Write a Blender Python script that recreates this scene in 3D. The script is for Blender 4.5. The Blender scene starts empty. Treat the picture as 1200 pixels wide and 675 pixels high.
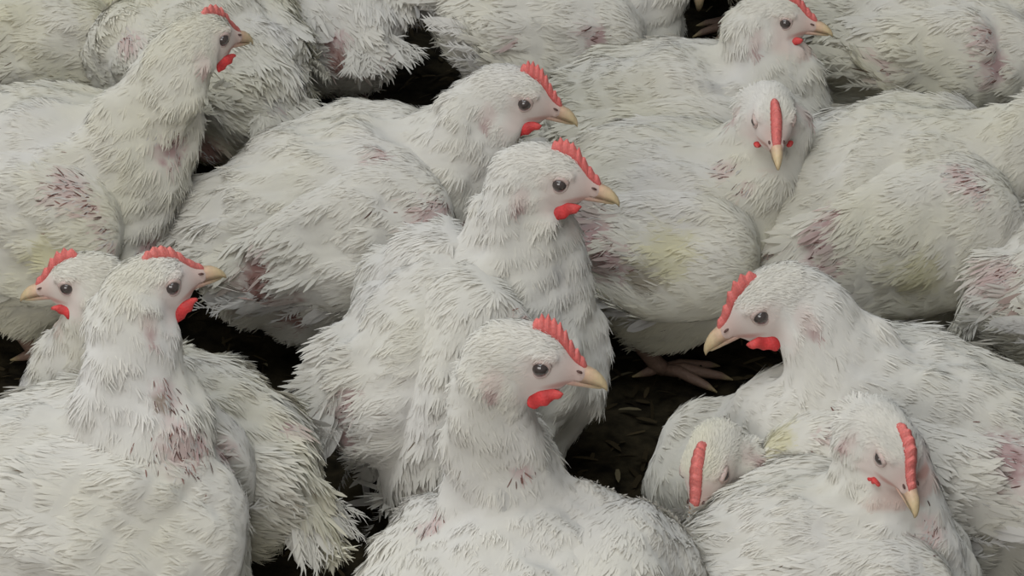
import bpy, math, time
import numpy as np
from mathutils import Matrix, Vector

T0 = time.time()
scene = bpy.context.scene
COL = scene.collection
# ------------------------------------------------------------------ camera
PITCH = math.radians(32.0)
DIST = 3.0
FPX = 4800.0
TARGET = np.array([0.0, 0.0, 0.13])
FWD = np.array([0.0, math.cos(PITCH), -math.sin(PITCH)])
UP = np.array([0.0, math.sin(PITCH), math.cos(PITCH)])
RIGHT = np.array([1.0, 0.0, 0.0])
CAM = TARGET - FWD * DIST
cam_data = bpy.data.cameras.new('camera')
cam = bpy.data.objects.new('camera', cam_data)
COL.objects.link(cam)
cam.location = CAM
cam.rotation_euler = (math.pi / 2 - PITCH, 0, 0)
cam_data.sensor_width = 36
cam_data.lens = 36 * FPX / 1200.0
cam_data.clip_start = 0.1
cam_data.clip_end = 50
scene.camera = cam
scene.view_settings.view_transform = 'Standard'
scene.view_settings.look = 'None'
scene.view_settings.exposure = -0.13
scene.view_settings.gamma = 1.0
scene.view_settings.use_curve_mapping = False
# ------------------------------------------------------------------ light
world = bpy.data.worlds.new('barn_daylight')
scene.world = world
world.use_nodes = True
wn = world.node_tree
wn.nodes['Background'].inputs[0].default_value = (0.90, 0.95, 1.0, 1)
wn.nodes['Background'].inputs[1].default_value = 0.12


def area(name, loc, target, size, power, color):
    l = bpy.data.lights.new(name, 'AREA')
    l.shape = 'RECTANGLE'
    l.size, l.size_y = size
    l.energy = power
    l.color = color
    o = bpy.data.objects.new(name, l)
    COL.objects.link(o)
    o.location = loc
    d = Vector(target) - Vector(loc)
    o.rotation_euler = d.to_track_quat('-Z', 'Y').to_euler()
    return o


area('ceiling_light', (-0.5, -0.7, 2.5), (0, -0.1, 0), (2.6, 1.6), 46, (0.93, 0.97, 1.0))
area('side_wall_daylight', (-1.2, -3.7, 1.9), (0, 0, 0.1), (3.0, 1.6), 78, (1.0, 0.975, 0.95))


# ------------------------------------------------------------------ geometry helpers
def ray(px, py):
    return FWD + RIGHT * (px - 600.0) / FPX + UP * (337.5 - py) / FPX


def at_z(px, py, z):
    d = ray(px, py)
    return CAM + d * ((z - CAM[2]) / d[2])


def at_y(px, py, y):
    d = ray(px, py)
    return CAM + d * ((y - CAM[1]) / d[1])


def project(p):
    v = np.asarray(p) - CAM
    w = v @ FWD
    return np.array([600 + FPX * (v @ RIGHT) / w, 337.5 - FPX * (v @ UP) / w])


def rot(yaw, pitch=0.0, roll=0.0):
    """columns = local axes (x forward, y left, z up); pitch > 0 lifts the front"""
    y, p, r = map(math.radians, (yaw, pitch, roll))
    Rz = np.array([[math.cos(y), -math.sin(y), 0], [math.sin(y), math.cos(y), 0], [0, 0, 1]])
    Ry = np.array([[math.cos(p), 0, -math.sin(p)], [0, 1, 0], [math.sin(p), 0, math.cos(p)]])
    Rx = np.array([[1, 0, 0], [0, math.cos(r), -math.sin(r)], [0, math.sin(r), math.cos(r)]])
    return Rz @ Ry @ Rx


def ell(p, c, r, R=None):
    q = p - np.asarray(c)
    if R is not None:
        q = q @ R
    r = np.asarray(r)
    k0 = np.sqrt(((q / r) ** 2).sum(1)) + 1e-9
    k1 = np.sqrt(((q / (r * r)) ** 2).sum(1)) + 1e-9
    return k0 * (k0 - 1.0) / k1


def cone(p, a, b, ra, rb):
    a, b = np.asarray(a), np.asarray(b)
    ba = b - a
    t = np.clip(((p - a) @ ba) / (ba @ ba + 1e-12), 0, 1)
    d = np.sqrt(((p - a - t[:, None] * ba) ** 2).sum(1))
    return d - (ra + (rb - ra) * t)


def smin(a, b, k):
    h = np.clip(0.5 + 0.5 * (b - a) / k, 0, 1)
    return b + (a - b) * h - k * h * (1 - h)


def smax(a, b, k):
    return -smin(-a, -b, k)


class Noise:
    def __init__(self, rng, scales, amps, n=5):
        self.t = []
        for s, a in zip(scales, amps):
            for _ in range(n):
                d = rng.normal(size=3)
                d /= np.linalg.norm(d)
                self.t.append((d * 2 * math.pi / (s * rng.uniform(0.7, 1.4)), rng.uniform(0, 6.28), a / math.sqrt(n)))

    def __call__(self, p):
        o = np.zeros(len(p))
        for d, ph, a in self.t:
            o += a * np.sin(p @ d + ph)
        return o


def surface_net(f, lo, hi, h):
    """smooth quad mesh of f = 0 inside a box (naive surface nets)"""
    n = [max(4, int(math.ceil((hi[i] - lo[i]) / h)) + 1) for i in range(3)]
    ax = [lo[i] + h * np.arange(n[i]) for i in range(3)]
    G = np.stack(np.meshgrid(*ax, indexing='ij'), -1).reshape(-1, 3)
    V = f(G).reshape(n)
    V = np.where(V == 0, 1e-9, V)
    ins = V < 0
    cell_sum = np.zeros((n[0] - 1, n[1] - 1, n[2] - 1, 3))
    cell_cnt = np.zeros((n[0] - 1, n[1] - 1, n[2] - 1))
    quads = []
    edges = []
    for a in range(3):
        s0 = [slice(None)] * 3
        s1 = [slice(None)] * 3
        s0[a] = slice(0, -1)
        s1[a] = slice(1, None)
        A, B = V[tuple(s0)], V[tuple(s1)]
        ia = ins[tuple(s0)]
        cr = ia != ins[tuple(s1)]
        idx = np.argwhere(cr)
        if len(idx) == 0:
            continue
        va, vb = A[cr], B[cr]
        t = va / (va - vb)
        pos = idx.astype(float)
        pos[:, a] += t
        b, c = (a + 1) % 3, (a + 2) % 3
        ok = (idx[:, b] > 0) & (idx[:, c] > 0) & (idx[:, b] < n[b] - 1) & (idx[:, c] < n[c] - 1)
        idx, pos, flip = idx[ok], pos[ok], ia[cr][ok]
        cells = []
        for db, dc in ((-1, -1), (0, -1), (0, 0), (-1, 0)):
            ci = idx.copy()
            ci[:, b] += db
            ci[:, c] += dc
            cells.append(ci)
            np.add.at(cell_sum, tuple(ci.T), pos)
            np.add.at(cell_cnt, tuple(ci.T), 1)
        dims = (n[0] - 1, n[1] - 1, n[2] - 1)
        q = np.stack([np.ravel_multi_index(tuple(ci.T), dims) for ci in cells], 1)
        q[~flip] = q[~flip][:, ::-1]
        quads.append(q)
    if not quads:
        return np.zeros((0, 3)), np.zeros((0, 4), int)
    q = np.concatenate(quads)
    cnt = cell_cnt.reshape(-1)
    used = np.unique(q)
    P = cell_sum.reshape(-1, 3)[used] / cnt[used][:, None]
    P = P * h + np.array(lo)
    remap = np.zeros(len(cnt), int)
    remap[used] = np.arange(len(used))
    q = remap[q]
    for _ in range(2):
        g, d = grad(f, P, h * 0.3, True)
        P = P - g * np.clip(d, -h, h)[:, None]
    return P, q


def grad(f, p, e=0.0008, with_d=False):
    d = f(p)
    g = np.zeros_like(p)
    for i in range(3):
        o = np.zeros(3)
        o[i] = e
        g[:, i] = f(p + o) - f(p - o)
    g /= (np.linalg.norm(g, axis=1)[:, None] + 1e-12)
    return (g, d) if with_d else g


def sample_quads(P, Q, n, rng):
    a, b, c, d = (P[Q[:, i]] for i in range(4))
    A1 = np.linalg.norm(np.cross(b - a, c - a), axis=1)
    A2 = np.linalg.norm(np.cross(c - a, d - a), axis=1)
    w = np.concatenate([A1, A2])
    cdf = np.cumsum(w)
    total = cdf[-1] * 0.5
    k = np.searchsorted(cdf, rng.random(n) * cdf[-1])
    k = np.minimum(k, len(w) - 1)
    m = len(Q)
    first = k < m
    kk = np.where(first, k, k - m)
    u, v = rng.random(n), rng.random(n)
    s = u + v > 1
    u[s], v[s] = 1 - u[s], 1 - v[s]
    B = np.where(first[:, None], b[kk], c[kk])
    C = np.where(first[:, None], c[kk], d[kk])
    return a[kk] + u[:, None] * (B - a[kk]) + v[:, None] * (C - a[kk]), total


PROFILE = {2: [(0, .5), (.55, 1.0), (1, .12)], 3: [(0, .55), (.4, 1.0), (.78, .8), (1, .12)],
           5: [(0, .35), (.2, .85), (.45, 1.0), (.7, .95), (.88, .7), (1, .15)]}


def blades(P, N, F, L, W, lift, C, seg, droop=0.0, nblend=0.7, side_tilt=None):
    """leaf shaped strips; returns verts, quads, colours, normals"""
    n = len(P)
    F = F - (F * N).sum(1)[:, None] * N
    F /= (np.linalg.norm(F, axis=1)[:, None] + 1e-9)
    S = np.cross(F, N)
    if side_tilt is not None:
        S2 = S * np.cos(side_tilt)[:, None] + N * np.sin(side_tilt)[:, None]
    else:
        S2 = S
    prof = PROFILE[seg]
    rows = len(prof)
    V = np.zeros((n, rows, 2, 3))
    hgt = L * np.sin(lift)
    run = L * np.cos(lift)
    for j, (t, w) in enumerate(prof):
        z = hgt * (1 - (1 - t) ** 2) - droop * L * t * t
        c = P + F * (run * t)[:, None] + N * z[:, None]
        V[:, j, 0] = c + S2 * (W * 0.5 * w)[:, None]
        V[:, j, 1] = c - S2 * (W * 0.5 * w)[:, None]
    geo = np.cross(V[:, -1, 0] - V[:, 0, 0], S2)
    geo /= (np.linalg.norm(geo, axis=1)[:, None] + 1e-9)
    sg = np.sign((geo * N).sum(1))
    sg[sg == 0] = 1
    nn = N * nblend + geo * sg[:, None] * (1 - nblend)
    nn /= (np.linalg.norm(nn, axis=1)[:, None] + 1e-9)
    NV = np.repeat(nn, rows * 2, axis=0)
    CV = np.repeat(C, rows * 2, axis=0)
    base = (np.arange(n) * rows * 2)[:, None]
    q = []
    for j in range(rows - 1):
        q.append(np.concatenate([base + 2 * j, base + 2 * j + 2, base + 2 * j + 3, base + 2 * j + 1], 1))
    return V.reshape(-1, 3), np.concatenate(q), CV, NV


class Acc:
    def __init__(self):
        self.v, self.q, self.c, self.n, self.k = [], [], [], [], 0

    def add(self, v, q, c, n):
        self.v.append(v)
        self.q.append(q + self.k)
        c = np.asarray(c, float)
        if c.ndim == 1:
            c = np.tile(c, (len(v), 1))
        self.c.append(c)
        self.n.append(n)
        self.k += len(v)

    def build(self, name, mat, origin, parent):
        v = np.concatenate(self.v) - origin
        q = np.concatenate(self.q)
        c = np.concatenate(self.c)
        n = np.concatenate(self.n)
        return mesh_obj(name, v, q, mat, parent, c, n)


def mesh_data(name, v, q, mats, c=None, n=None, mi=None):
    me = bpy.data.meshes.new(name)
    me.vertices.add(len(v))
    me.vertices.foreach_set('co', np.ascontiguousarray(v, dtype=np.float32).ravel())
    nq = len(q)
    k = q.shape[1]
    me.loops.add(nq * k)
    me.loops.foreach_set('vertex_index', np.ascontiguousarray(q, dtype=np.int32).ravel())
    me.polygons.add(nq)
    me.polygons.foreach_set('loop_start', np.arange(0, nq * k, k, dtype=np.int32))
    me.polygons.foreach_set('use_smooth', np.ones(nq, dtype=bool))
    if mi is not None:
        me.polygons.foreach_set('material_index', np.asarray(mi, dtype=np.int32))
    me.update(calc_edges=True)
    if c is not None:
        at = me.color_attributes.new('Col', 'FLOAT_COLOR', 'POINT')
        cc = np.ones((len(v), 4), dtype=np.float32)
        cc[:, :3] = np.clip(c, 0, 1)
        at.data.foreach_set('color', cc.ravel())
    if n is not None:
        me.normals_split_custom_set_from_vertices(n.astype(np.float32).tolist())
    for m in (mats if isinstance(mats, (list, tuple)) else [mats]):
        me.materials.append(m)
    return me


def mesh_obj(name, v, q, mat, parent=None, c=None, n=None, mi=None):
    o = bpy.data.objects.new(name, mesh_data(name, v, q, mat, c, n, mi))
    COL.objects.link(o)
    o.parent = parent
    return o


# ------------------------------------------------------------------ materials
def new_mat(name):
    m = bpy.data.materials.new(name)
    m.use_nodes = True
    nt = m.node_tree
    nt.nodes.clear()
    return m, nt, nt.nodes.new('ShaderNodeOutputMaterial')


def mat_plumage():
    m, nt, out = new_mat('plumage')
    at = nt.nodes.new('ShaderNodeAttribute')
    at.attribute_name = 'Col'
    di = nt.nodes.new('ShaderNodeBsdfDiffuse')
    di.inputs['Roughness'].default_value = 1.0
    tr = nt.nodes.new('ShaderNodeBsdfTranslucent')
    mx = nt.nodes.new('ShaderNodeMixShader')
    mx.inputs[0].default_value = 0.28
    nt.links.new(at.outputs['Color'], di.inputs['Color'])
    nt.links.new(at.outputs['Color'], tr.inputs['Color'])
    nt.links.new(di.outputs[0], mx.inputs[1])
    nt.links.new(tr.outputs[0], mx.inputs[2])
    nt.links.new(mx.outputs[0], out.inputs[0])
    return m


def mat_skin(name, rough=0.5, sss=0.0, use_attr=True, color=(1, 1, 1), bump=0.0, bscale=900, spec=0.4, coat=0.0):
    m, nt, out = new_mat(name)
    b = nt.nodes.new('ShaderNodeBsdfPrincipled')
    b.inputs['Roughness'].default_value = rough
    b.inputs['Specular IOR Level'].default_value = spec
    b.inputs['Coat Weight'].default_value = coat
    if sss:
        b.inputs['Subsurface Weight'].default_value = sss
        b.inputs['Subsurface Radius'].default_value = (0.004, 0.0012, 0.0008)
        b.inputs['Subsurface Scale'].default_value = 1.0
    tc = nt.nodes.new('ShaderNodeTexCoord')
    nz = nt.nodes.new('ShaderNodeTexNoise')
    nz.inputs['Scale'].default_value = bscale
    nz.inputs['Detail'].default_value = 4
    nt.links.new(tc.outputs['Object'], nz.inputs['Vector'])
    mr = nt.nodes.new('ShaderNodeMapRange')
    mr.inputs['To Min'].default_value = 0.75
    mr.inputs['To Max'].default_value = 1.2
    nt.links.new(nz.outputs['Fac'], mr.inputs['Value'])
    mul = nt.nodes.new('ShaderNodeVectorMath')
    mul.operation = 'SCALE'
    if use_attr:
        at = nt.nodes.new('ShaderNodeAttribute')
        at.attribute_name = 'Col'
        nt.links.new(at.outputs['Color'], mul.inputs[0])
    else:
        mul.inputs[0].default_value = color
    nt.links.new(mr.outputs[0], mul.inputs['Scale'])
    nt.links.new(mul.outputs[0], b.inputs['Base Color'])
    if bump:
        bp = nt.nodes.new('ShaderNodeBump')
        bp.inputs['Strength'].default_value = bump
        bp.inputs['Distance'].default_value = 0.001
        nt.links.new(nz.outputs['Fac'], bp.inputs['Height'])
        nt.links.new(bp.outputs[0], b.inputs['Normal'])
    nt.links.new(b.outputs[0], out.inputs[0])
    return m


M_PLUM = mat_plumage()
M_COMB = mat_skin('comb_skin', 0.55, 0.25, bump=0.6, bscale=700)
M_BEAK = mat_skin('beak_horn', 0.45, 0.1, bump=0.1, bscale=300)
M_LID = mat_skin('eyelid_skin', 0.6, 0.1, bump=0.3, bscale=900)
M_LEG = mat_skin('leg_scales', 0.6, 0.0, bump=0.8, bscale=350)
M_EYE = mat_skin('eye_surface', 0.08, 0.0, bscale=1500, spec=0.6, coat=0.5)


def mat_litter_floor():
    m, nt, out = new_mat('trodden_litter')
    b = nt.nodes.new('ShaderNodeBsdfPrincipled')
    b.inputs['Roughness'].default_value = 0.95
    b.inputs['Specular IOR Level'].default_value = 0.1
    tc = nt.nodes.new('ShaderNodeTexCoord')
    nz = nt.nodes.new('ShaderNodeTexNoise')
    nz.inputs['Scale'].default_value = 60
    nz.inputs['Detail'].default_value = 8
    rp = nt.nodes.new('ShaderNodeValToRGB')
    rp.color_ramp.elements[0].position = 0.35
    rp.color_ramp.elements[0].color = (0.006, 0.005, 0.003, 1)
    rp.color_ramp.elements[1].position = 0.75
    rp.color_ramp.elements[1].color = (0.045, 0.036, 0.020, 1)
    nt.links.new(tc.outputs['Object'], nz.inputs['Vector'])
    nt.links.new(nz.outputs['Fac'], rp.inputs[0])
    nt.links.new(rp.outputs[0], b.inputs['Base Color'])
    bp = nt.nodes.new('ShaderNodeBump')
    bp.inputs['Distance'].default_value = 0.004
    nt.links.new(nz.outputs['Fac'], bp.inputs['Height'])
    nt.links.new(bp.outputs[0], b.inputs['Normal'])
    nt.links.new(b.outputs[0], out.inputs[0])
    return m


# ------------------------------------------------------------------ floor
def build_floor():
    rng = np.random.default_rng(5)
    nz = Noise(rng, [0.25, 0.08, 0.025], [0.003, 0.002, 0.0012])
    n = 160
    xs = np.linspace(-1.6, 1.6, n)
    ys = np.linspace(-1.3, 2.2, n)
    X, Y = np.meshgrid(xs, ys, indexing='ij')
    P = np.stack([X.ravel(), Y.ravel(), np.zeros(n * n)], 1)
    P[:, 2] = nz(P) - 0.004
    i, j = np.meshgrid(np.arange(n - 1), np.arange(n - 1), indexing='ij')
    a = (i * n + j).ravel()
    q = np.stack([a, a + n, a + n + 1, a + 1], 1)
    o = mesh_obj('floor', P, q, mat_litter_floor())
    o['kind'] = 'structure'
    # loose shavings and straw
    m = 9000
    p = np.stack([rng.uniform(-0.62, 0.62, m), rng.uniform(-0.75, 1.0, m), np.zeros(m)], 1)
    p[:, 2] = nz(p) - 0.004 + rng.uniform(0.0, 0.004, m)
    N = np.tile([0, 0, 1.0], (m, 1)) + rng.normal(0, 0.25, (m, 3))
    N /= np.linalg.norm(N, axis=1)[:, None]
    F = rng.normal(size=(m, 3))
    F[:, 2] *= 0.2
    L = rng.uniform(0.006, 0.022, m)
    W = rng.uniform(0.0012, 0.005, m)
    base = np.array([0.050, 0.038, 0.020])
    C = base * rng.uniform(0.3, 1.5, (m, 1)) * np.array([1, 1, 1])
    br = rng.random(m) < 0.05
    C[br] = np.array([0.20, 0.17, 0.10]) * rng.uniform(0.5, 1.2, (br.sum(), 1))
    v, qq, c, nn = blades(p, N, F, L, W, rng.uniform(0, 0.3, m), C, 3, droop=0.05, nblend=0.3)
    acc = Acc()
    acc.add(v, qq, c, nn)
    o = acc.build('litter_shavings', mat_skin('shaving', 0.9, spec=0.1), np.zeros(3), None)
    o['kind'] = 'stuff'
    o['label'] = 'dark trampled wood shavings and straw on the barn floor'
    o['category'] = 'litter'


# ------------------------------------------------------------------ head (local metres, x beak, y left, z up)
mm = 0.001


def sdf_head(p):
    d = ell(p, (-.002, 0, .002), (.025, .0165, .0185))
    d = smin(d, ell(p, (.004, 0, -.009), (.021, .0140, .0130)), .006)
    d = smin(d, cone(p, (.013, 0, .0), (.030, 0, -.0035), .0115, .0062), .006)
    d = smin(d, ell(p, (-.016, 0, -.006), (.020, .0165, .020)), .010)
    d = smin(d, cone(p, (.012, 0, -.0145), (-.008, 0, -.021), .0065, .0115), .008)
    q = p.copy()
    q[:, 1] = np.abs(q[:, 1])
    d = smin(d, ell(q, (-.0145, .0145, -.0085), (.0052, .0038, .0066)), .0015)
    d = smin(d, ell(q, (.0075, .0115, .0095), (.0085, .0038, .0026)), .004)
    # eye socket
    d = smax(d, -(np.sqrt(((q - np.array([.0075, .0205, .003])) ** 2).sum(1)) - .0062), .003)
    return d


def head_solve(o, d, tmax=.04):
    """first surface point from outside along -d from o + d * tmax"""
    o, d = np.asarray(o, float), np.asarray(d, float)
    t = tmax
    for _ in range(60):
        s = sdf_head((o + d * t)[None])[0]
        t -= s * 0.8
        if abs(s) < 1e-5:
            break
    return o + d * t


def tube_grid(rings, closed_ends=True):
    """rings: list of (k,3) arrays"""
    k = len(rings[0])
    V = np.concatenate(rings)
    q = []
    for i in range(len(rings) - 1):
        for j in range(k):
            a, b = i * k + j, i * k + (j + 1) % k
            q.append([a, b, b + k, a + k])
    if closed_ends:
        for i, ring in ((0, rings[0]), (len(rings) - 1, rings[-1])):
            c = len(V)
            V = np.concatenate([V, ring.mean(0)[None]])
            for j in range(k):
                a, b = i * k + j, i * k + (j + 1) % k
                q.append([b, a, c, c] if i == 0 else [a, b, c, c])
    return V, q


def tri_fix(q):
    """lists with doubled last index become triangles: return polygons list"""
    return [f[:3] if f[2] == f[3] else f for f in q]


def simple_mesh(name, V, q, mat, c):
    me = bpy.data.meshes.new(name)
    me.from_pydata([tuple(v) for v in V], [], tri_fix([list(map(int, f)) for f in q]))
    me.polygons.foreach_set('use_smooth', [True] * len(me.polygons))
    at = me.color_attributes.new('Col', 'FLOAT_COLOR', 'POINT')
    cc = np.ones((len(V), 4), np.float32)
    cc[:, :3] = c
    at.data.foreach_set('color', cc.ravel())
    me.materials.append(mat)
    me.update()
    return me


def comb_mesh(seed, height=.0085, points=7, x0=-.003, x1=.0355, sat=1.0, thick=1.0):
    rng = np.random.default_rng(seed)
    ns = 110
    rings = []
    cols = []
    ph = rng.uniform(0, 1)
    jit = rng.uniform(.6, 1.25, points + 2)
    for i in range(ns):
        s = i / (ns - 1)
        x = x0 + (x1 - x0) * s
        b = head_solve((x, 0, 0), (0, 0, 1))
        env = height * (math.sin(math.pi * min(1, s * 1.02 + .0)) ** .55) * (1.0 - .25 * s)
        u = s * points + ph
        tooth = abs(((u % 1) - .5) * 2) ** 1.1
        h = env * (1.12 * (.8 + .2 * jit[int(u)]) - .42 * tooth * jit[int(u)]) + .0008 + rng.uniform(-.00025, .00025)
        lean = -.12 * h
        th = (.0026 + .0012 * math.sin(math.pi * s)) * thick
        wav = .0006 * math.sin(7 * s + 6 * ph)
        k = 12
        ring = []
        for j in range(k):
            a = 2 * math.pi * j / k
            cx, cz = math.cos(a), math.sin(a)
            zz = b[2] - .0025 + (h + .0025) * (cz * .5 + .5)
            tt = th * (1.20 - .75 * (cz * .5 + .5)) * rng.uniform(.93, 1.07)
            ring.append((x + lean * (cz * .5 + .5) * 2, cx * tt + wav * (cz * .5 + .5), zz))
            f = (cz * .5 + .5)
            c = np.array([.62, .12, .11]) * (1 - f) + np.array([.78, .21, .185]) * f
            cols.append(c * rng.uniform(.9, 1.05))
        rings.append(np.array(ring))
    V, q = tube_grid(rings)
    cols = np.array(cols + [cols[0], cols[-1]])
    cols = cols * sat + (1 - sat) * np.array([.60, .30, .24])
    return simple_mesh('comb', V, q, M_COMB, cols)


def ellipsoid_mesh(c, r, R=None, nu=20, nv=12, warp=None):
    V, q = [], []
    for i in range(nv + 1):
        th = math.pi * i / nv
        for j in range(nu):
            a = 2 * math.pi * j / nu
            V.append((math.sin(th) * math.cos(a), math.sin(th) * math.sin(a), math.cos(th)))
    V = np.array(V)
    U = V.copy()
    V = V * np.asarray(r)
    if warp is not None:
        V = warp(V, U)
    if R is not None:
        V = V @ np.asarray(R).T
    V = V + np.asarray(c)
    for i in range(nv):
        for j in range(nu):
            a, b = i * nu + j, i * nu + (j + 1) % nu
            if i == 0:
                q.append([a, a + nu, b + nu, b + nu])
            elif i == nv - 1:
                q.append([a, a + nu, b, b])
            else:
                q.append([a, a + nu, b + nu, b])
    return V, q, U


def wattle_mesh(side, size=1.0, seed=0):
    rng = np.random.default_rng(seed + 40)
    ph = rng.uniform(0, 6, 3)

    def warp(V, U):
        V = V.copy()
        x = U[:, 0]
        V[:, 2] *= (1.0 - .35 * x)                # deeper behind, narrower at the beak corner
        V[:, 2] += .0006 * np.sin(9 * x + ph[0]) * (U[:, 2] < 0)
        V[:, 1] += .0009 * np.sin(5 * x + ph[1])
        V[:, 2] -= .0018 * x * x
        return V
    base = head_solve((.0135, 0, -.0150), (0, side, 0))
    R = rot(0, 34, 0) @ np.array([[1, 0, 0], [0, 1, 0], [0, 0, 1.0]])
    R = R @ np.array([[1, 0, 0], [0, math.cos(.3 * side), -math.sin(.3 * side)], [0, math.sin(.3 * side), math.cos(.3 * side)]])
    V, q, U = ellipsoid_mesh((.0140, base[1] + side * .0014, -.0162), (.0112 * size, .0026, .0046 * size), R, 28, 14, warp)
    c = np.array([.66, .055, .055])[None] * (1 + .15 * np.sin(U[:, :1] * 8 + ph[2]))
    c = c * (1 - .25 * np.clip(U[:, :1], 0, 1)) + np.array([.6, .2, .16]) * .25 * np.clip(U[:, :1], 0, 1)
    return simple_mesh('wattle', V, q, M_COMB, c)


def beak_mesh(upper):
    if upper:
        prof = [(.024, .0040, -.0055, .0062), (.028, .0034, -.0060, .0062), (.032, .0024, -.0064, .0055), (.036, .0010, -.0069, .0047),
                (.040, -.0002, -.0075, .0044), (.044, -.0028, -.0085, .0033), (.047, -.0058, -.0100, .0022), (.0488, -.0090, -.0118, .0012),
                (.0492, -.0118, -.0126, .0004)]
    else:
        prof = [(.022, -.0068, -.0118, .0062), (.028, -.0070, -.0118, .0056), (.034, -.0075, -.0118, .0045), (.040, -.0086, -.0118, .0032),
                (.0445, -.0097, -.0116, .0018), (.0460, -.0103, -.0110, .0007)]
    rings, cols = [], []
    k = 16
    for x, zt, zb, w in prof:
        ring = []
        for j in range(k):
            a = 2 * math.pi * j / k
            cx, cz = math.cos(a), math.sin(a)
            if upper:
                z = zb + (zt - zb) * max(0, cz) ** .8 if cz > 0 else zb - .0004 * cz
            else:
                z = zt - (zt - zb) * max(0, -cz) ** .8 if cz < 0 else zt
            ww = w * math.copysign(abs(cx) ** .85, cx)
            ring.append((x, ww, z))
            f = min(1, max(0, (x - .029) / .014))
            c = np.array([.68, .42, .33]) * (1 - f) + np.array([.68, .53, .31]) * f
            if not upper:
                c = c * .95 + .03
            cols.append(c)
        rings.append(np.array(ring))
    V, q = tube_grid(rings)
    cols += [cols[0], cols[-1]]
    cols = np.array(cols)
    q = [f if (i >= 0) else f for i, f in enumerate(q)]
    if upper:
        for s in (-1, 1):
            E, eq, _ = ellipsoid_mesh((.0305, s * .0058, .0004), (.0020, .0010, .0007), rot(0, -14), 10, 6)
            off = len(V)
            V = np.concatenate([V, E])
            q += [[a + off for a in f] for f in eq]
            cols = np.concatenate([cols, np.tile([.10, .05, .04], (len(E), 1))])
    return simple_mesh('upper_beak' if upper else 'lower_beak', V, q, M_BEAK, cols)


EYE_C = np.array([.0078, .0, .0030])
EYE_Y = abs(head_solve((.0078, 0, .0030), (0, 1, 0))[1])


def eye_mesh(side, openness=1.0):
    R = .0050
    V, q, U = ellipsoid_mesh((0, 0, 0), (R, R, R), rot(0) @ np.array([[1, 0, 0], [0, 0, -side], [0, side, 0]]), 28, 24)
    # pole of U (z=+1) is turned to the outside
    r = np.arccos(np.clip(U[:, 2], -1, 1))
    pup = (r < .40)
    iris = (r >= .40) & (r < 1.0)
    c = np.tile([.07, .055, .05], (len(V), 1))
    c[iris] = [.17, .165, .19]
    c[pup] = [.004, .004, .006]
    V[:, 2] *= (.45 + .55 * openness)
    V = V + np.array([EYE_C[0], side * (EYE_Y - .0008), EYE_C[2]])
    return simple_mesh('eye', V, q, M_EYE, c)


def eyelid_mesh(side, openness=1.0):
    """almond ring with an upper and a lower lid"""
    rings = []
    n = 32
    cols = []
    a0, b0 = .0050, .0047 * openness + .0006
    for i in range(n + 1):
        t = 2 * math.pi * i / n
        cx, cz = math.cos(t), math.sin(t)
        ring = []
        tube = .0010 + (.0007 if cz > .2 else .0) + (1 - openness) * .0013
        for j in range(8):
            a = 2 * math.pi * j / 8
            rr = tube * math.cos(a)
            yy = .0016 + tube * .9 * math.sin(a) - .0012 * cx * cx + .0016 * (1 - openness)
            ring.append((EYE_C[0] + (a0 + rr) * cx, side * (EYE_Y + yy - .0004), EYE_C[2] + (b0 + rr + (1 - openness) * .0008) * cz))
            cols.append(np.array([.60, .47, .42]) if math.cos(a) > -.2 else np.array([.34, .25, .24]))
        rings.append(np.array(ring))
    V, q = tube_grid(rings, False)
    return simple_mesh('eyelid', V, q, M_LID, np.array(cols))


COMBS = {}
EYES = {}
BEAKS = (beak_mesh(True), beak_mesh(False))


def get_comb(kind):
    if kind not in COMBS:
        spec = {'serrated': dict(seed=3, height=.0128, points=9, x0=-.001), 'serrated2': dict(seed=11, height=.0120, points=8, x0=-.002),
                'low': dict(seed=5, height=.0080, points=7, x0=-.005, sat=.85), 'round': dict(seed=9, height=.0100, points=6, x0=-.002),
                'flat': dict(seed=14, height=.0066, points=7, x0=-.006, sat=.92, thick=1.45),
                'wide': dict(seed=15, height=.0075, points=6, x0=.003, thick=1.35)}[kind]
        COMBS[kind] = comb_mesh(**spec)
    return COMBS[kind]


def get_eye(openness, side):
    k = (round(openness, 2), side)
    if k not in EYES:
        EYES[k] = (eye_mesh(side, openness), eyelid_mesh(side, openness))
    return EYES[k]


WATTLES = {}


def get_wattle(size, side):
    k = (round(size, 2), side)
    if k not in WATTLES:
        WATTLES[k] = wattle_mesh(side, size, int(size * 10))
    return WATTLES[k]


WHITE = np.array([.80, .780, .735])
YELLOW = np.array([.70, .66, .40])
PINK = np.array([.56, .38, .37])
RED = np.array([.36, .19, .16])
QUILL = np.array([.17, .095, .08])
GREY = np.array([.55, .54, .52])
FACE = np.array([.82, .70, .64])


class Bird:
    def __init__(s, label, px, py, yaw, zc=.10, size=1.0, stretch=(1, 1, 1), pitch=0, roll=0,
                 eye=None, tip=None, head_dy=0.0, head_yaw=0, head_pitch=-10, head_roll=0, hs=1.0, fix_head=False,
                 neck_mid=None, neck_base=(.070, 0, .035), neck_r=(.038, .0180), comb='serrated', wattle=1.0, openness=1.0,
                 wing=(-.008, .020, .088, .060, -8, .016), wing_far=None, tail_up=15, tail_len=.045,
                 blobs=(), patches=(), yellow=.25, seed=0, density=1.0, primaries=9, lump=1.0, leg=None, head_at=(.115, 0, .13), prim_len=.045):
        s.__dict__.update(locals())
        del s.__dict__['s']


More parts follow.
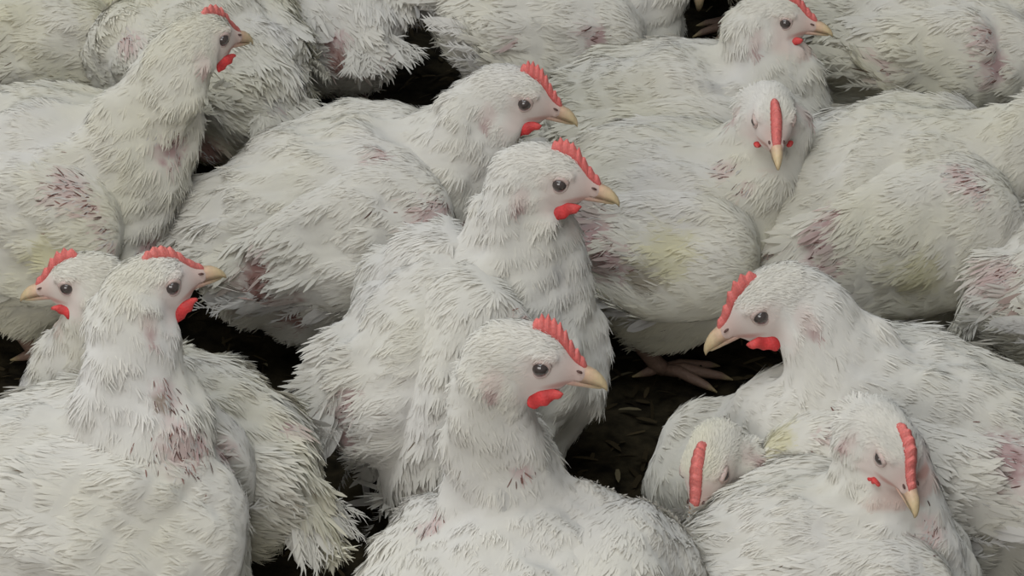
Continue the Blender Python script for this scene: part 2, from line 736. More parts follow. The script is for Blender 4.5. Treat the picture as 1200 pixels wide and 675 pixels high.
def build_bird(b):
    rng = np.random.default_rng(b.seed + 100)
    O = at_z(b.px, b.py, b.zc)
    R = rot(b.yaw, b.pitch, b.roll)
    b.size *= .93
    if b.seed >= 8:
        b.yellow *= 1.35
    S = np.array(b.stretch) * b.size
    root = bpy.data.objects.new('chicken', None)
    root.empty_display_size = .05
    COL.objects.link(root)
    root.location = (O[0], O[1], 0)
    org = np.array([O[0], O[1], 0.0])
    root['label'] = b.label
    root['category'] = 'chicken'
    root['group'] = 'white chickens crowded on the dark litter'

    def W(p):                                     # body-local -> world
        return O + R @ (np.asarray(p) * S)

    # ---- head pose
    near = -1 if math.cos(math.radians(b.head_yaw)) >= 0 else 1    # the side of the head turned to the camera
    Hs = b.hs
    hy, hp = b.head_yaw, b.head_pitch
    eye_l = np.array([EYE_C[0], near * (EYE_Y + .003), EYE_C[2]]) * Hs
    tip_l = np.array([.0490, 0, -.0110]) * Hs
    if b.eye is not None:
        E = at_y(b.eye[0], b.eye[1], O[1] + b.head_dy)
        if b.tip is not None and not b.fix_head:
            tgt = np.array(b.tip, float)
            for it in range(25):
                def res(y, p):
                    Rh = rot(y, p, b.head_roll)
                    return project(E + Rh @ (tip_l - eye_l)) - tgt
                r0 = res(hy, hp)
                J = np.stack([(res(hy + .5, hp) - r0) / .5, (res(hy, hp + .5) - r0) / .5], 1)
                A = J.T @ J + np.eye(2) * .02
                st = np.linalg.solve(A, -J.T @ r0)
                hy += float(np.clip(st[0], -5, 5))
                hp += float(np.clip(st[1], -5, 5))
                hy = min(max(hy, b.head_yaw - 35), b.head_yaw + 35)
                hp = min(max(hp, b.head_pitch - 35), b.head_pitch + 35)
            print('head', b.seed, 'yaw %.0f pitch %.0f res %s z %.3f' % (hy, hp, np.round(res(hy, hp), 1), E[2]))
        Rh = rot(hy, hp, b.head_roll)
        H = E - Rh @ eye_l
    else:
        Rh = rot(b.head_yaw + b.yaw, b.head_pitch, b.head_roll)
        H = O + R @ np.array(b.head_at) * b.size

    # ---- primitives: (sdf, flow, feather length, width, lift)
    prims = []
    back = R @ np.array([-1, 0, -.12])
    down = R @ np.array([-.75, 0, -.65])

    def addE(c, r, flow=back, fl=.0110, fw=.0011, lf=.028, rr=None):
        c = np.asarray(c)
        RR = R if rr is None else R @ rr
        prims.append((lambda p, c=W(c), r=np.array(r) * S, RR=RR: ell(p, c, r, RR), flow, fl, fw, lf))

    addE((-.005, 0, 0), (.100, .080, .075))
    addE((.048, 0, -.012), (.058, .068, .060), down, .011, .0012, .04)
    addE((.020, 0, .024), (.072, .058, .050))
    addE((-.072, 0, .002), (.045, .052, .044), back, .017, .0022, .07)
    tu = math.tan(math.radians(b.tail_up))
    ta, tb = W((-.090, 0, .012)), W((-.125, 0, .016 + .035 * tu))
    tflow = (tb - ta) / np.linalg.norm(tb - ta)
    prims.append((lambda p: cone(p, ta, tb, .030 * b.size, .012 * b.size), tflow, .022, .0036, .10))
    addE((-.035, 0, -.036), (.058, .058, .038), down, .012, .0013, .10)
    for sd in (-1, 1):
        addE((.002, sd * .044, -.040), (.040, .030, .038), down, .012, .0013, .07)
    # extra masses given in the body frame
    for bl in b.blobs:
        c, r = bl[0], bl[1]
        kw = bl[2] if len(bl) > 2 else {}
        fl = kw.get('flow')
        addE(c, r, R @ np.array(fl) if fl is not None else back, kw.get('fl', .0115), kw.get('fw', .0013), kw.get('lf', .04),
             rot(*kw['rot']) if 'rot' in kw else None)
    # neck: a bent chain from the shoulders to the back of the head
    nb = W(b.neck_base)
    na = H + Rh @ (np.array([-.019, 0, -.015]) * Hs)
    if b.neck_mid is not None:
        mid = W(b.neck_mid)
    else:
        mid = nb * .45 + na * .55 + R @ np.array([.012, 0, 0]) - (Rh @ np.array([.006, 0, 0]))
    pts = []
    for i in range(7):
        t = i / 6
        pts.append((1 - t) ** 2 * nb + 2 * t * (1 - t) * mid + t * t * na)
    r0, r1 = b.neck_r[0] * b.size, b.neck_r[1] * Hs * .84
    rad = [r0 * (1 - t) ** 2.2 + r1 * (1 - (1 - t) ** 2.2) for t in np.linspace(0, 1, 7)]
    for i in range(6):
        fl = pts[i] - pts[i + 1]
        fl /= np.linalg.norm(fl) + 1e-9
        prims.append((lambda p, i=i: cone(p, pts[i], pts[i + 1], rad[i], rad[i + 1]), fl, .0135 - .0008 * i, .0013 - .00005 * i, .045))
    hflow = Rh @ np.array([-1, 0, -.35])
    n_body = len(prims)
    prims.append((lambda p: sdf_head((p - H) @ Rh / Hs) * Hs, hflow, .0058, .0013, .24))
    lumps = Noise(rng, [.055, .024, .011], [.0034 * b.lump, .0012 * b.lump, .0004])
    rads = .010

    def d_all(p):
        return [f[0](p) for f in prims]

    def f_body(p):
        D = d_all(p)
        d = D[0]
        for e in D[1:n_body]:
            d = smin(d, e, .014)
        d = d + lumps(p) * 1.0
        return smin(d, D[n_body], .006)

    def f_torso(p):
        D = [f[0](p) for f in prims[:7 + 1 + len(b.blobs)]]
        d = D[0]
        for e in D[1:]:
            d = smin(d, e, .014)
        return d + lumps(p)

    # ---- wings: a folded shell that follows the flank
    wings = []
    for sd in (-1, 1):
        spec = b.wing
        toward = (R @ np.array([0, sd, 0]))[1] < 0
        if not toward and b.wing_far is not None:
            spec = b.wing_far
        if spec is None:
            continue
        cx, cz, a, bb, tl, th = spec
        ct, stt = math.cos(math.radians(tl)), math.sin(math.radians(tl))

        def wmask(p, cx=cx, cz=cz, a=a, bb=bb, ct=ct, stt=stt, sd=sd):
            q = ((p - O) @ R) / S
            x, z = q[:, 0] - cx, q[:, 2] - cz
            u = x * ct - z * stt * -1.0
            v = -x * stt + z * ct
            u = x * ct + z * stt
            un = u / a
            wid = bb * np.clip(.72 + .34 * un, .25, 1.05)      # blunt shoulder in front, pointed behind
            e = np.sqrt(un ** 2 + (v / wid) ** 2)
            m = (e - 1) * bb * .8
            return m * b.size, q, un, v / wid

        def f_wing(p, sd=sd, th=th, wmask=wmask):
            m, q, un, vn = wmask(p)
            t = f_torso(p)
            thick = th * (.75 + .45 * np.clip(un, -1, 1))
            d = smax(t - thick, m, .010)
            d = smax(d, -(t + .007), .004)
            return smax(d, (.012 - q[:, 1] * sd), .005)
        wings.append((sd, f_wing, wmask, spec))

    # ---- patches: where a sight line meets the plumage
    def f_any(p):
        d = f_body(p)
        for w in wings:
            d = np.minimum(d, w[1](p))
        return d
    pats = []
    for pt in b.patches:
        px, py, r, kind = pt[:4]
        d = ray(px, py)
        d = d / np.linalg.norm(d)
        t = np.linalg.norm(O - CAM) - .25
        ok = False
        for _ in range(70):
            s = f_any((CAM + d * t)[None])[0]
            t += max(s * .7, .0002)
            if s < .0006:
                ok = True
                break
            if t > 4.2:
                break
        if ok:
            pats.append((CAM + d * t, r * 1.25 / 1600.0, kind, pt[4] if len(pt) > 4 else None))
        else:
            print('patch missed', b.label, px, py)

    cn1 = Noise(rng, [.12, .05], [.5, .3])
    cn2 = Noise(rng, [.018, .008], [.35, .2])
    edge = Noise(rng, [.012, .005], [.35, .25])

    def colour(p, N=None):
        n = len(p)
        c = np.tile(WHITE, (n, 1))
        q = ((p - O) @ R) / S
        low = np.clip((.02 - q[:, 2]) / .09, 0, 1)
        y = np.clip(b.yellow * (.45 + 1.0 * low) + .03 + cn1(p) * .38 * (b.yellow + .1), 0, .8)[:, None]
        c = c * (1 - y) + YELLOW * y
        g = np.clip(cn2(p) * .16, 0, .14)[:, None]
        c = c * (1 - g) + GREY * g
        naked = np.zeros(n)
        for P3, r, kind, ex in pats:
            dv = p - P3
            dist = np.linalg.norm(dv, axis=1) / r + edge(p) * .5
            w = np.clip(1.6 - 1.6 * dist, 0, 1)
            if kind == 'pink':
                c = c * (1 - w[:, None] * .9) + PINK * w[:, None] * .9
                naked = np.maximum(naked, w)
            elif kind == 'red':
                c = c * (1 - w[:, None] * .9) + RED * w[:, None] * .9
                naked = np.maximum(naked, w)
            elif kind == 'quill':
                c = c * (1 - w[:, None] * .55) + PINK * 1.15 * w[:, None] * .55
                naked = np.maximum(naked, w * .55)
            elif kind == 'yellow':
                c = c * (1 - w[:, None] * .6) + YELLOW * w[:, None] * .6
            elif kind == 'brown':
                c = c * (1 - w[:, None] * .6) + np.array([.22, .16, .08]) * w[:, None] * .6
            elif kind == 'grey':
                c = c * (1 - w[:, None] * .5) + GREY * .8 * w[:, None] * .5
        return c, naked

    def face_colour(p, c):
        h = (p - H) @ Rh / Hs
        x, y, z = h[:, 0], np.abs(h[:, 1]), h[:, 2]
        f = np.clip((x + .006) / .010, 0, 1) * np.clip((.0135 - z) / .006, 0, 1) * np.clip((z + .022) / .006, 0, 1)
        ear = np.clip(1.4 - np.sqrt(((x + .0145) / .006) ** 2 + ((z + .0085) / .009) ** 2), 0, 1) * (y > .009)
        near_head = (np.sqrt((h ** 2).sum(1)) < .045)
        f = f * near_head
        ear = ear * near_head
        c = c * (1 - .7 * f[:, None]) + FACE * .7 * f[:, None]
        er = np.clip(1.3 - np.sqrt(((x + .0155) / .004) ** 2 + ((z + .016) / .005) ** 2), 0, 1) * (y > .008) * near_head
        c = c * (1 - .55 * ear[:, None]) + np.array([.72, .60, .55]) * .55 * ear[:, None]
        c = c * (1 - .6 * er[:, None]) + np.array([.45, .25, .24]) * .6 * er[:, None]
        gp = np.clip(1.5 - np.sqrt(((x - .021) / .008) ** 2 + ((z + .008 + (.024 - x) * .15) / .0022) ** 2), 0, 1) * near_head
        c = c * (1 - .6 * gp[:, None]) + np.array([.55, .23, .18]) * .6 * gp[:, None]
        fr = np.clip((x - .018) / .008, 0, 1) * near_head
        c = c * (1 - .35 * fr[:, None]) + np.array([.66, .42, .35]) * .35 * fr[:, None]
        return c, f, ear

    # ---- body surface
    ext = []
    allp = [W((-.13, 0, .03)), W((.11, 0, 0)), W((0, .085, 0)), W((0, -.085, 0)), W((0, 0, .08)), W((0, 0, -.09)), H + Rh @ np.array([.03, 0, 0]),
            H, H + UP * .03] + [W(np.array(bl[0]) + np.array(sg) * np.array(bl[1])) for bl in b.blobs for sg in
                                ((1, 0, 0), (-1, 0, 0), (0, 1, 0), (0, -1, 0), (0, 0, 1), (0, 0, -1))]
    allp = np.array(allp)
    lo, hi = allp.min(0) - .035, allp.max(0) + .035
    lo[2] = max(lo[2], .002)
    acc = Acc()
    Pb, Qb = surface_net(f_body, lo, hi, .0042)
    hr = .034 * Hs

    def in_head(p):
        return np.linalg.norm(p - (H + Rh @ (np.array([.006, 0, 0]) * Hs)), axis=1)
    dh = in_head(Pb)[Qb].max(1)
    keep = dh > hr * .95
    Q1 = Qb[keep]
    Ph, Qh = surface_net(f_body, H - .046 * Hs, H + .046 * Hs, .0013)
    kh = in_head(Ph)[Qh].min(1) < hr * 1.02
    Q2 = Qh[kh]
    for P_, Q_ in ((Pb, Q1), (Ph, Q2)):
        us = np.unique(Q_)
        mp = np.zeros(len(P_), int)
        mp[us] = np.arange(len(us))
        PP = P_[us]
        nn = grad(f_body, PP, .0006)
        c, nk = colour(PP)
        c, ff, ee = face_colour(PP, c)
        acc.add(PP, mp[Q_], c, nn)

    # ---- plumage on the body
    def field(p):
        D = np.stack(d_all(p), 1)
        Dm = D.min(1, keepdims=True)
        w = np.exp(-(D - Dm) / .007)
        w /= w.sum(1, keepdims=True)
        flow = w @ np.array([f[1] for f in prims])
        pr = w @ np.array([f[2:5] for f in prims])
        return flow, pr[:, 0], pr[:, 1], pr[:, 2], w[:, -1]

    swirl = Noise(rng, [.05, .02], [.22, .16])
    clump = Noise(rng, [.012, .006], [.5, .3])

    def feathers(acc, P, Q, f, n, field, mode, reject):
        p, _ = sample_quads(P, Q, n, rng)
        p = p[~reject(p)]
        N = grad(f, p, .0008)
        flow, fl, fw, lf, wh = field(p)
        c, nk = colour(p)
        c, face, ear = face_colour(p, c)
        m = len(p)
        hl = (p - H) @ Rh / Hs
        onhead = (hl[:, 0] > -.016 + .010 * swirl(p)) & (np.abs(hl[:, 1]) < .03) & (hl[:, 2] > -.019 - .25 * np.clip(hl[:, 0], -.02, .03)) & (hl[:, 2] < .035) & (hl[:, 0] < .06)
        if mode == 'feather':
            ok = ~onhead & (rng.random(m) > nk * 1.15)
        elif mode == 'fuzz':
            ok = (rng.random(m) > nk * .9) & ~onhead
        else:
            ok = (hl[:, 0] > -.024) & (rng.random(m) > ear * .6) & (rng.random(m) > face * .45)
        p, N, flow, fl, fw, lf, c, face, wh, nk = (a[ok] for a in (p, N, flow, fl, fw, lf, c, face, wh, nk))
        m = len(p)
        jit = .22 if mode == 'feather' else (.40 if mode == 'fuzz' else .28)
        S_ = np.cross(flow, N)
        flow = flow + S_ * (swirl(p) + rng.normal(0, jit, m))[:, None]
        lift = np.abs(lf * rng.uniform(.4, 1.5, m) + .022 * clump(p))
        br = rng.normal(1, .02, m)[:, None] * (1 + .03 * clump(p))[:, None]
        c = c * br
        if mode == 'feather':
            L = fl * rng.uniform(.7, 1.3, m) * (1 + .2 * swirl(p))
            Wd = fw * rng.uniform(.6, 1.25, m)
            dark = rng.random(m) < .003
            c[dark] = np.array([.22, .17, .12])
            Wd[dark] *= .3
            v, q, cc, nn = blades(p - N * .0005, N, flow, L, Wd, lift + .02, c, 3, .02, .97, rng.normal(0, .12, m))
        elif mode == 'fuzz':
            L = fl * rng.uniform(.4, .95, m)
            v, q, cc, nn = blades(p - N * .0006, N, flow, L, np.full(m, .0007), lift * 1.5 + .05, c * 1.02, 2, .05, .96, rng.normal(0, .3, m))
        else:
            L = .0058 * Hs * rng.uniform(.6, 1.3, m) * (1 - .62 * face)
            v, q, cc, nn = blades(p - N * .0003, N, flow, L, np.full(m, .0010) * (1 - .35 * face), np.clip(lift * .7, .05, .3) * (1 - .5 * face),
                                  c * 1.03, 2, .02, .95, rng.normal(0, .3, m))
        acc.add(v, q, cc, nn)

    def rej_body(p):
        r = np.zeros(len(p), bool)
        for w in wings:
            r |= w[1](p) < -.001
        # ground contact side
        return r | (p[:, 2] < .012)
    dn = b.density
    feathers(acc, Pb, Qb, f_body, int(19000 * dn), field, 'feather', rej_body)
    feathers(acc, Pb, Qb, f_body, int(19000 * dn), field, 'fuzz', rej_body)
    if b.eye is not None:
        if len(Q2):
            feathers(acc, Ph, Q2, f_body, 9000, field, 'head', lambda p: np.zeros(len(p), bool))
    # pin feathers in worn patches
    for P3, r, kind, ex in pats:
        if kind not in ('pink', 'quill', 'red'):
            continue
        m = int((95 if kind == 'quill' else 45) * (r / .02) ** 2 * (1.3 if kind == 'quill' else 1))
        p = P3 + rng.normal(0, r * .50, (m, 3))
        for _ in range(4):
            g, d = grad(f_any, p, .0008, True)
            p = p - g * d[:, None]
        N = grad(f_any, p, .0008)
        flow, fl, fw, lf, wh = field(p)
        S_ = np.cross(flow, N)
        flow = flow + S_ * (rng.normal(0, .35, m) + (ex or 0))[:, None]
        pc = QUILL * rng.uniform(.6, 2.2, (m, 1))
        wt = rng.random(m) < .6
        pc[wt] = WHITE * rng.uniform(.75, .95, (wt.sum(), 1))
        v, q, cc, nn = blades(p, N, flow, rng.uniform(.003, .009, m), rng.uniform(.0004, .0011, m), rng.uniform(.03, .2, m), pc, 3, .03, .7)
        acc.add(v, q, cc, nn)
    acc.build('body', M_PLUM, org, root)

    # ---- wings
    for sd, fw_, wmask, spec in wings:
        wacc = Acc()
        cx, cz, a, bb, tl, th = spec
        c0 = W((cx, sd * .06, cz))
        m_ = (a + .03) * b.size
        lo2, hi2 = c0 - np.array([m_, m_, m_]), c0 + np.array([m_, m_, m_])
        Pw, Qw = surface_net(fw_, lo2, hi2, .0038)
        if len(Qw) == 0:
            continue
        nn = grad(fw_, Pw, .0006)
        c, nk = colour(Pw)
        wacc.add(Pw, Qw, c, nn)
        ct, stt = math.cos(math.radians(tl)), math.sin(math.radians(tl))
        wdir = R @ np.array([-ct, 0, -stt])
        wup = R @ np.array([-stt, 0, ct])

        def wfield(p, wmask=wmask, wdir=wdir, wup=wup):
            m, q, un, vn = wmask(p)
            spread = np.clip(-un, 0, 1)
            fl = wdir[None] + wup[None] * (-.55 * vn * (1 - .0 * un))[:, None] * .5 - wup[None] * .18
            L = .012 + .011 * np.clip(-un + .2, 0, 1)
            Wd = .0018 + .0030 * np.clip(-un + .2, 0, 1)
            return fl, L, Wd, np.full(len(p), .028), np.zeros(len(p))

        def rej_w(p):
            return (f_torso(p) < .002)
        feathers(wacc, Pw, Qw, fw_, int(7000 * dn), wfield, 'feather', rej_w)
        feathers(wacc, Pw, Qw, fw_, int(6500 * dn), wfield, 'fuzz', rej_w)
        # flight feathers fanned from the lower rear edge
        npr = b.primaries
        if npr:
            us = np.linspace(-.98, .25, npr)
            pp = []
            for u in us:
                un = u
                wid = bb * min(1.05, max(.25, .72 + .34 * un))
                vv = -wid * math.sqrt(max(0, 1 - un * un)) * .80
                uu = un * a * .93
                x = cx + uu * ct - vv * stt
                z = cz + uu * stt + vv * ct
                pp.append(W((x, sd * .075, z)))
            pp = np.array(pp)
            for _ in range(6):
                g, d = grad(f_torso, pp, .0008, True)
                pp = pp - g * (d - .005)[:, None]
            N = grad(f_torso, pp, .0008)
            fan = np.linspace(0.0, .55, npr)
            flow = wdir[None] * np.cos(fan)[:, None] - wup[None] * np.sin(fan)[:, None] * 1.0
            flow = flow - N * .10
            L = b.prim_len * b.size * np.linspace(1.0, .62, npr) * rng.uniform(.9, 1.1, npr)
            for layer in range(2):
                cc0 = WHITE * rng.uniform(.92, 1.02, (npr, 1))
                if b.yellow > .3:
                    cc0 = cc0 * .75 + YELLOW * .25
                v, q, cc, nn = blades(pp + N * .0012 * layer, N, flow, L * (1 - .22 * layer), np.full(npr, .0115 * b.size), rng.uniform(.02, .10, npr), cc0,
                                      5, .05, .6, np.full(npr, .18 * sd))
                wacc.add(v, q, cc, nn)
                # shafts
                v, q, cc, nn = blades(pp + N * (.0018 + .0012 * layer), N, flow, L * .9 * (1 - .22 * layer), np.full(npr, .0011), np.full(npr, .05), cc0 * .82, 3, .05, .6)
                wacc.add(v, q, cc, nn)
                # loose barbs along each vane
                for _ in range(16):
                    tt = rng.uniform(.25, .98, npr)[:, None]
                    base = pp + flow * (L[:, None] * tt * (1 - .22 * layer)) + N * .0016
                    f2 = flow + np.cross(flow, N) * rng.normal(0, .5, npr)[:, None]
                    v, q, cc, nn = blades(base, N, f2, rng.uniform(.006, .012, npr), np.full(npr, .0012), rng.uniform(0, .15, npr), cc0, 2, .05, .6)
                    wacc.add(v, q, cc, nn)
        wacc.build('wing', M_PLUM, org, root)

    # ---- tail: a short fan
    if b.tail_len > 0:
        tacc = Acc()
        nt_ = 13
        side = R @ np.array([0, 1, 0])
        upv = np.cross(tflow, side)
        upv = upv if upv[2] > 0 else -upv
        for layer in range(3):
            an = np.linspace(-.75, .75, nt_) + rng.normal(0, .05, nt_)
            base = ta + (tb - ta) * .55 + side[None] * (an[:, None] * .022 * b.size) + upv * (.010 - .006 * layer) * b.size
            flow = tflow[None] * np.cos(an * .8)[:, None] + side[None] * np.sin(an * .8)[:, None]
            N = np.tile(upv, (nt_, 1)) + side[None] * (an * .5)[:, None]
            N /= np.linalg.norm(N, axis=1)[:, None]
            L = b.tail_len * b.size * rng.uniform(.8, 1.1, nt_) * (1 - .18 * layer)
            cc0 = WHITE * rng.uniform(.88, 1.0, (nt_, 1)) * (1 - b.yellow * .4) + YELLOW * b.yellow * .4
            v, q, cc, nn = blades(base, N, flow, L, np.full(nt_, .011 * b.size), rng.uniform(0, .15, nt_), cc0, 5, .10, .6, rng.normal(0, .2, nt_))
            tacc.add(v, q, cc, nn)
            for _ in range(14):
                tt = rng.uniform(.2, .98, nt_)[:, None]
                bs = base + flow * (L[:, None] * tt) + N * .001
                f2 = flow + np.cross(flow, N) * rng.normal(0, .6, nt_)[:, None]
                v, q, cc, nn = blades(bs, N, f2, rng.uniform(.007, .014, nt_), np.full(nt_, .0013), rng.uniform(0, .3, nt_), cc0, 2, .1, .6)
                tacc.add(v, q, cc, nn)
        tacc.build('tail', M_PLUM, org, root)

    # ---- head parts
    Mh = Matrix.Identity(4)
    for i in range(3):
        for j in range(3):
            Mh[i][j] = Rh[i][j] * Hs
        Mh[i][3] = H[i] - org[i]

    def part(me, name):
        o = bpy.data.objects.new(name, me)
        COL.objects.link(o)
        o.parent = root
        o.matrix_local = Mh
        return o
    part(get_comb(b.comb), 'comb')
    part(BEAKS[0], 'upper_beak')
    part(BEAKS[1], 'lower_beak')
    for sd in (-1, 1):
        em, lm = get_eye(b.openness, sd)
        e = part(em, 'eye')
        l = bpy.data.objects.new('eyelid', lm)
        COL.objects.link(l)
        l.parent = e
        part(get_wattle(b.wattle, sd), 'wattle')

    # ---- legs
    for sd in (-1, 1):
        sp = b.leg or {}
        hip = W((.002, sd * .045, -.055))
        foot0 = W((.010, sd * .045, -.10))
        f = np.array([foot0[0], foot0[1], 0]) + (np.array(sp['shift'] + (0,)) if 'shift' in sp else 0)
        fy = R[:, 0].copy()
        fy[2] = 0
        fy /= np.linalg.norm(fy)
        sv = np.array([-fy[1], fy[0], 0])
        ankle = f + np.array([0, 0, .011]) - fy * .006
        hock = f - fy * .032 + np.array([0, 0, min(.052, hip[2] * .9)])
        V, q = None, []
        chains = [([hip, hock * .5 + hip * .5, hock, hock * .6 + ankle * .4, ankle, f + np.array([0, 0, .007])], [.016, .011, .0075, .0062, .0065, .0060])]
        for an, ln in ((-.42, .036), (0, .043), (.42, .036), (math.pi + .15, .016)):
            dr = fy * math.cos(an) + sv * math.sin(an)
            st = f + np.array([0, 0, .007])
            chains.append(([st, st + dr * ln * .35 + [0, 0, .002], st + dr * ln * .7 + [0, 0, -.001], st + dr * ln + [0, 0, -.003], st + dr * (ln + .009) + [0, 0, -.006]],
                           [.0052, .0046, .0040, .0030, .0006]))
        VV, QQ, off = [], [], 0
        CC = []
        for pts_, rs in chains:
            pts_ = [np.asarray(x, float) for x in pts_]
            rings = []
            for i, (pt, rr) in enumerate(zip(pts_, rs)):
                tdir = pts_[min(i + 1, len(pts_) - 1)] - pts_[max(i - 1, 0)]
                tdir /= np.linalg.norm(tdir) + 1e-9
                s1 = np.cross(tdir, sv if abs(tdir @ sv) < .9 else fy)
                s1 /= np.linalg.norm(s1)
                s2 = np.cross(tdir, s1)
                rings.append(np.array([pt + rr * (math.cos(a) * s1 + math.sin(a) * s2) for a in np.linspace(0, 2 * math.pi, 12, endpoint=False)]))
            v_, q_ = tube_grid(rings)
            VV.append(v_)
            QQ += [[x + off for x in fce] for fce in q_]
            cl = np.tile([.22, .14, .10], (len(v_), 1))
            if len(rs) == 5:
                cl[48:] = [.45, .36, .18]
            CC.append(cl)
            off += len(v_)
        V = np.concatenate(VV) - org
        o = bpy.data.objects.new('leg', simple_mesh('leg', V, QQ, M_LEG, np.concatenate(CC)))
        COL.objects.link(o)
        o.parent = root
    return root


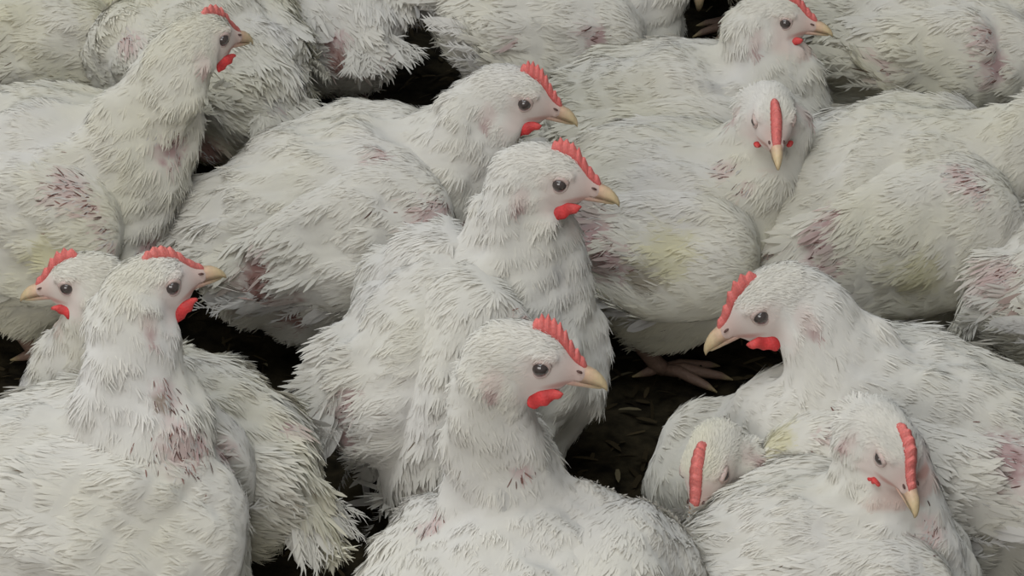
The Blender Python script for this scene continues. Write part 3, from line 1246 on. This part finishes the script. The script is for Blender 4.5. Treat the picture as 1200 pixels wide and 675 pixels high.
# ------------------------------------------------------------------ the flock
SIDE_HEAD = dict()
BIRDS = [
    # I: middle front
    Bird('white chicken front centre, facing right with upright red comb, back cut by the bottom edge',
         612, 722, 72, zc=.115, size=1.12, roll=-10, stretch=(1.0, 1.24, 1.0), eye=(633, 435), tip=(712, 456), head_dy=.0, head_yaw=0, head_pitch=-12, hs=1.12,
         comb='serrated', neck_base=(.045, .014, .03), neck_r=(.048, .025), yellow=.08, seed=1,
         patches=[(505, 615, 16, 'quill'), (590, 585, 9, 'grey'), (612, 552, 10, 'quill')]),
    # Q: front left
    Bird('white chicken at the front left, neck raised, facing right with a low salmon comb',
         90, 622, -2, zc=.110, size=1.2, stretch=(1.0, 1.05, 1.05), wing=(.016, .030, .092, .070, -10, .019), eye=(204, 339), tip=(265, 324), head_dy=.02, head_yaw=0, head_pitch=5, hs=1.05,
         comb='low', neck_base=(.040, 0, .05), neck_r=(.050, .030), yellow=.16, seed=2, wattle=.95,
         patches=[(215, 522, 26, 'quill'), (262, 532, 14, 'quill'), (235, 515, 12, 'quill'), (195, 462, 18, 'quill'), (188, 470, 10, 'brown')]),
    # O: bottom right, dozing
    Bird('dozing white chicken at the bottom right edge, head bowed towards the viewer',
         972, 676, 8, zc=.100, size=1.01, stretch=(1.0, 1.0, 1.0), eye=(1028, 538), fix_head=True, head_dy=-.02, head_yaw=-62, head_pitch=-30, head_roll=-8, hs=.98,
         comb='flat', neck_base=(.040, 0, .035), neck_r=(.045, .027), yellow=.10, seed=3, openness=.65, wattle=.5,
         patches=[(1092, 625, 18, 'quill')]),
    # P: sleeping behind O
    Bird('sleeping white chicken, only bowed head and neck showing behind the dozing bottom right one',
         930, 612, 160, zc=.075, size=.80, eye=(852, 557), fix_head=True, head_dy=-.05, head_yaw=-112, head_pitch=-28, head_roll=10, hs=.98,
         comb='flat', neck_base=(.040, 0, .01), neck_r=(.034, .024), yellow=.4, seed=4, openness=.5, wattle=.5, density=.7),
    # N: facing left
    Bird('white chicken on the right facing left, largest of those facing left',
         1056, 538, 168, zc=.108, size=1.15, stretch=(1.12, 1.0, 1.0), eye=(893, 374), tip=(826, 414), head_dy=-.0, head_yaw=180, head_pitch=-20, hs=1.12,
         comb='round', neck_base=(.020, 0, .035), neck_r=(.046, .026), yellow=.14, seed=5, wattle=1.0,
         blobs=[((.084, 0, -.030), (.066, .062, .052), dict(flow=(-.8, 0, -.5)))],
         patches=[(1000, 482, 16, 'quill'), (968, 508, 12, 'quill'), (955, 540, 9, 'quill'), (1180, 540, 34, 'pink'), (880, 570, 20, 'yellow'), (905, 520, 24, 'yellow')]),
    # H: centre
    Bird('ruffled white chicken in the very centre, facing right behind the front centre one',
         548, 424, 22, zc=.115, size=1.08, stretch=(.95, 1.0, 1.15), pitch=12, eye=(655, 219), tip=(726, 240), head_dy=-.0, head_yaw=0, head_pitch=-12, hs=1.08,
         comb='serrated2', neck_base=(.060, 0, .04), neck_r=(.042, .027), yellow=.08, seed=6, wattle=1.1,
         wing=(-.034, .004, .092, .050, 48, .019), prim_len=.065, tail_up=-20, lump=1.15,
         patches=[(618, 378, 18, 'quill'), (400, 505, 30, 'pink'), (410, 470, 16, 'pink'), (655, 320, 12, 'grey'), (500, 560, 14, 'quill')]),
    # G: behind H, left
    Bird('white chicken left of centre facing right, sloping back and bare red flank',
         394, 260, 4, zc=.110, size=1.09, pitch=9, wing=(-.004, .018, .090, .060, 6, .018), stretch=(1.05, 1.0, 1.0), eye=(614, 124), tip=(677, 147), head_dy=-.01, head_yaw=0, head_pitch=-12, hs=1.05,
         comb='serrated', neck_base=(.075, 0, .02), neck_r=(.045, .027), yellow=.18, seed=7, wattle=1.0, tail_up=-10,
         patches=[(505, 262, 28, 'quill'), (312, 300, 20, 'pink'), (302, 325, 28, 'red'), (318, 350, 32, 'red'), (280, 345, 24, 'red'), (345, 372, 22, 'red'), (520, 240, 12, 'quill'), (548, 270, 12, 'quill'), (448, 182, 12, 'quill')]),
    # A: upper left
    Bird('white chicken at the upper left, long raised neck, facing right, quill dotted wing',
         46, 235, -12, zc=.115, size=1.17, eye=(264, 48), tip=(296, 50), head_dy=-.02, head_yaw=35, head_pitch=-6, hs=.98,
         comb='low', neck_base=(.060, 0, .03), neck_r=(.052, .028), yellow=.26, seed=8, wattle=.9,
         patches=[(82, 222, 24, 'quill'), (108, 245, 12, 'quill'), (122, 268, 10, 'quill'), (132, 292, 9, 'quill'), (200, 172, 20, 'pink'), (175, 290, 18, 'pink'), (60, 300, 24, 'yellow')]),
    # R: left, behind Q, facing left
    Bird('white chicken facing left at the left edge, behind the front left one',
         196, 535, 150, zc=.100, size=.98, eye=(77, 340), tip=(24, 352), head_dy=.0, head_yaw=180, head_pitch=-8, hs=.95,
         comb='round', neck_base=(.075, 0, .03), neck_r=(.042, .026), yellow=.2, seed=9, wattle=.9, tail_up=-55, pitch=-4, stretch=(1.08, 1, 1),
         patches=[(330, 470, 16, 'grey'), (335, 500, 12, 'pink'), (320, 585, 10, 'brown')]),
    # J: middle right, dozing, faces the viewer
    Bird('dozing white chicken right of centre, bowed head facing the viewer, yellow stained wing',
         772, 268, -6, zc=.105, size=1.08, eye=(882, 142), fix_head=True, head_dy=-.03, head_yaw=-87, head_pitch=-12, hs=.94,
         comb='wide', neck_base=(.055, 0, .03), neck_r=(.048, .028), yellow=.22, seed=10, openness=.6, wattle=.45,
         patches=[(850, 200, 14, 'quill'), (875, 222, 10, 'quill'), (690, 275, 34, 'pink'), (715, 310, 26, 'pink'), (790, 300, 34, 'yellow'), (690, 250, 20, 'grey'), (760, 330, 20, 'brown')]),
    # F: behind J
    Bird('white chicken at the top right of centre, profile to the right, comb at top edge',
         792, 162, 0, zc=.100, size=1.02, stretch=(1.1, 1, 1), eye=(920, 29), tip=(976, 42), head_dy=-.0, head_yaw=0, head_pitch=-8, hs=.93,
         comb='serrated2', neck_base=(.075, 0, .03), neck_r=(.045, .028), yellow=.22, seed=11, wattle=1.05,
         patches=[(840, 105, 14, 'grey')]),
    # K: right middle
    Bird('large white chicken at the right with a big rounded wing, head out of view',
         1030, 258, 5, zc=.105, size=1.13, pitch=8, stretch=(1.1, 1, 1.05), wing=(-.002, .016, .090, .064, -2, .020), yellow=.20, seed=12, head_at=(.175, 0, .075), head_yaw=0, tail_up=-18,
         patches=[(1130, 205, 20, 'quill'), (965, 290, 26, 'pink'), (975, 250, 16, 'pink'), (975, 325, 22, 'pink'), (1080, 325, 30, 'yellow'), (905, 290, 18, 'quill'), (1150, 225, 14, 'quill')]),
    # L: top right
    Bird('white chicken in the top right corner with a red-brown quilled shoulder',
         1106, 52, 0, zc=.105, size=1.06, yellow=.26, seed=13, head_yaw=0,
         patches=[(1160, 45, 20, 'quill'), (1168, 80, 20, 'pink'), (1050, 85, 18, 'quill'), (990, 62, 18, 'yellow')]),
    # M: right edge
    Bird('white chicken cut by the right edge at mid height, pink rump towards the viewer',
         1292, 340, 18, zc=.090, size=1.0, yellow=.18, seed=14, tail_len=.0, tail_up=-50, head_yaw=0,
         patches=[(1175, 318, 24, 'quill'), (1195, 345, 16, 'red')]),
    # E: top centre
    Bird('white chicken at the top centre, cut by the top edge above its folded wing',
         664, 28, -8, zc=.105, size=1.08, stretch=(.9, 1, 1), yellow=.12, seed=15, head_yaw=0,
         patches=[(700, 45, 18, 'pink'), (610, 50, 8, 'quill')]),
    # D: top left of centre, rear view
    Bird('white chicken at the top left of centre, ragged tail fluff over bare red skin',
         368, 2, 120, zc=.105, size=.94, yellow=.10, seed=16, head_yaw=0, tail_up=-25,
         patches=[(385, 45, 20, 'pink'), (395, 75, 22, 'red'), (435, 78, 12, 'red')]),
    # C: behind A
    Bird('white chicken seen from behind, directly behind the long-necked upper left one',
         238, 72, 128, zc=.110, size=.98, yellow=.26, seed=17, head_yaw=0, tail_up=-30,
         patches=[(315, 110, 16, 'grey'), (318, 140, 14, 'pink'), (243, 178, 26, 'red'), (148, 45, 16, 'quill')]),
    # B: top left corner
    Bird('yellowish white chicken in the top left corner, cut by both edges',
         18, 45, 15, zc=.100, size=1.08, yellow=.36, seed=18, head_yaw=0),
    # C2: top edge
    Bird('yellowish white chicken just showing at the top edge beside the top left corner one',
         165, -62, 10, zc=.100, size=1.00, yellow=.45, seed=19, head_yaw=0, patches=[(105, 15, 18, 'red')]),
    # S: only its beak
    Bird('chicken at the top edge, only its pointed pale orange beak hanging into view',
         870, -110, 200, zc=.100, size=.95, eye=(795, -42), tip=(819, 13), head_dy=-.10, head_yaw=-60, head_pitch=-25, hs=1.0, yellow=.2, seed=20, density=.5,
         comb='low', wattle=.6),
]
build_floor()
for bd in BIRDS:
    build_bird(bd)
print('scene built in %.1f s' % (time.time() - T0))
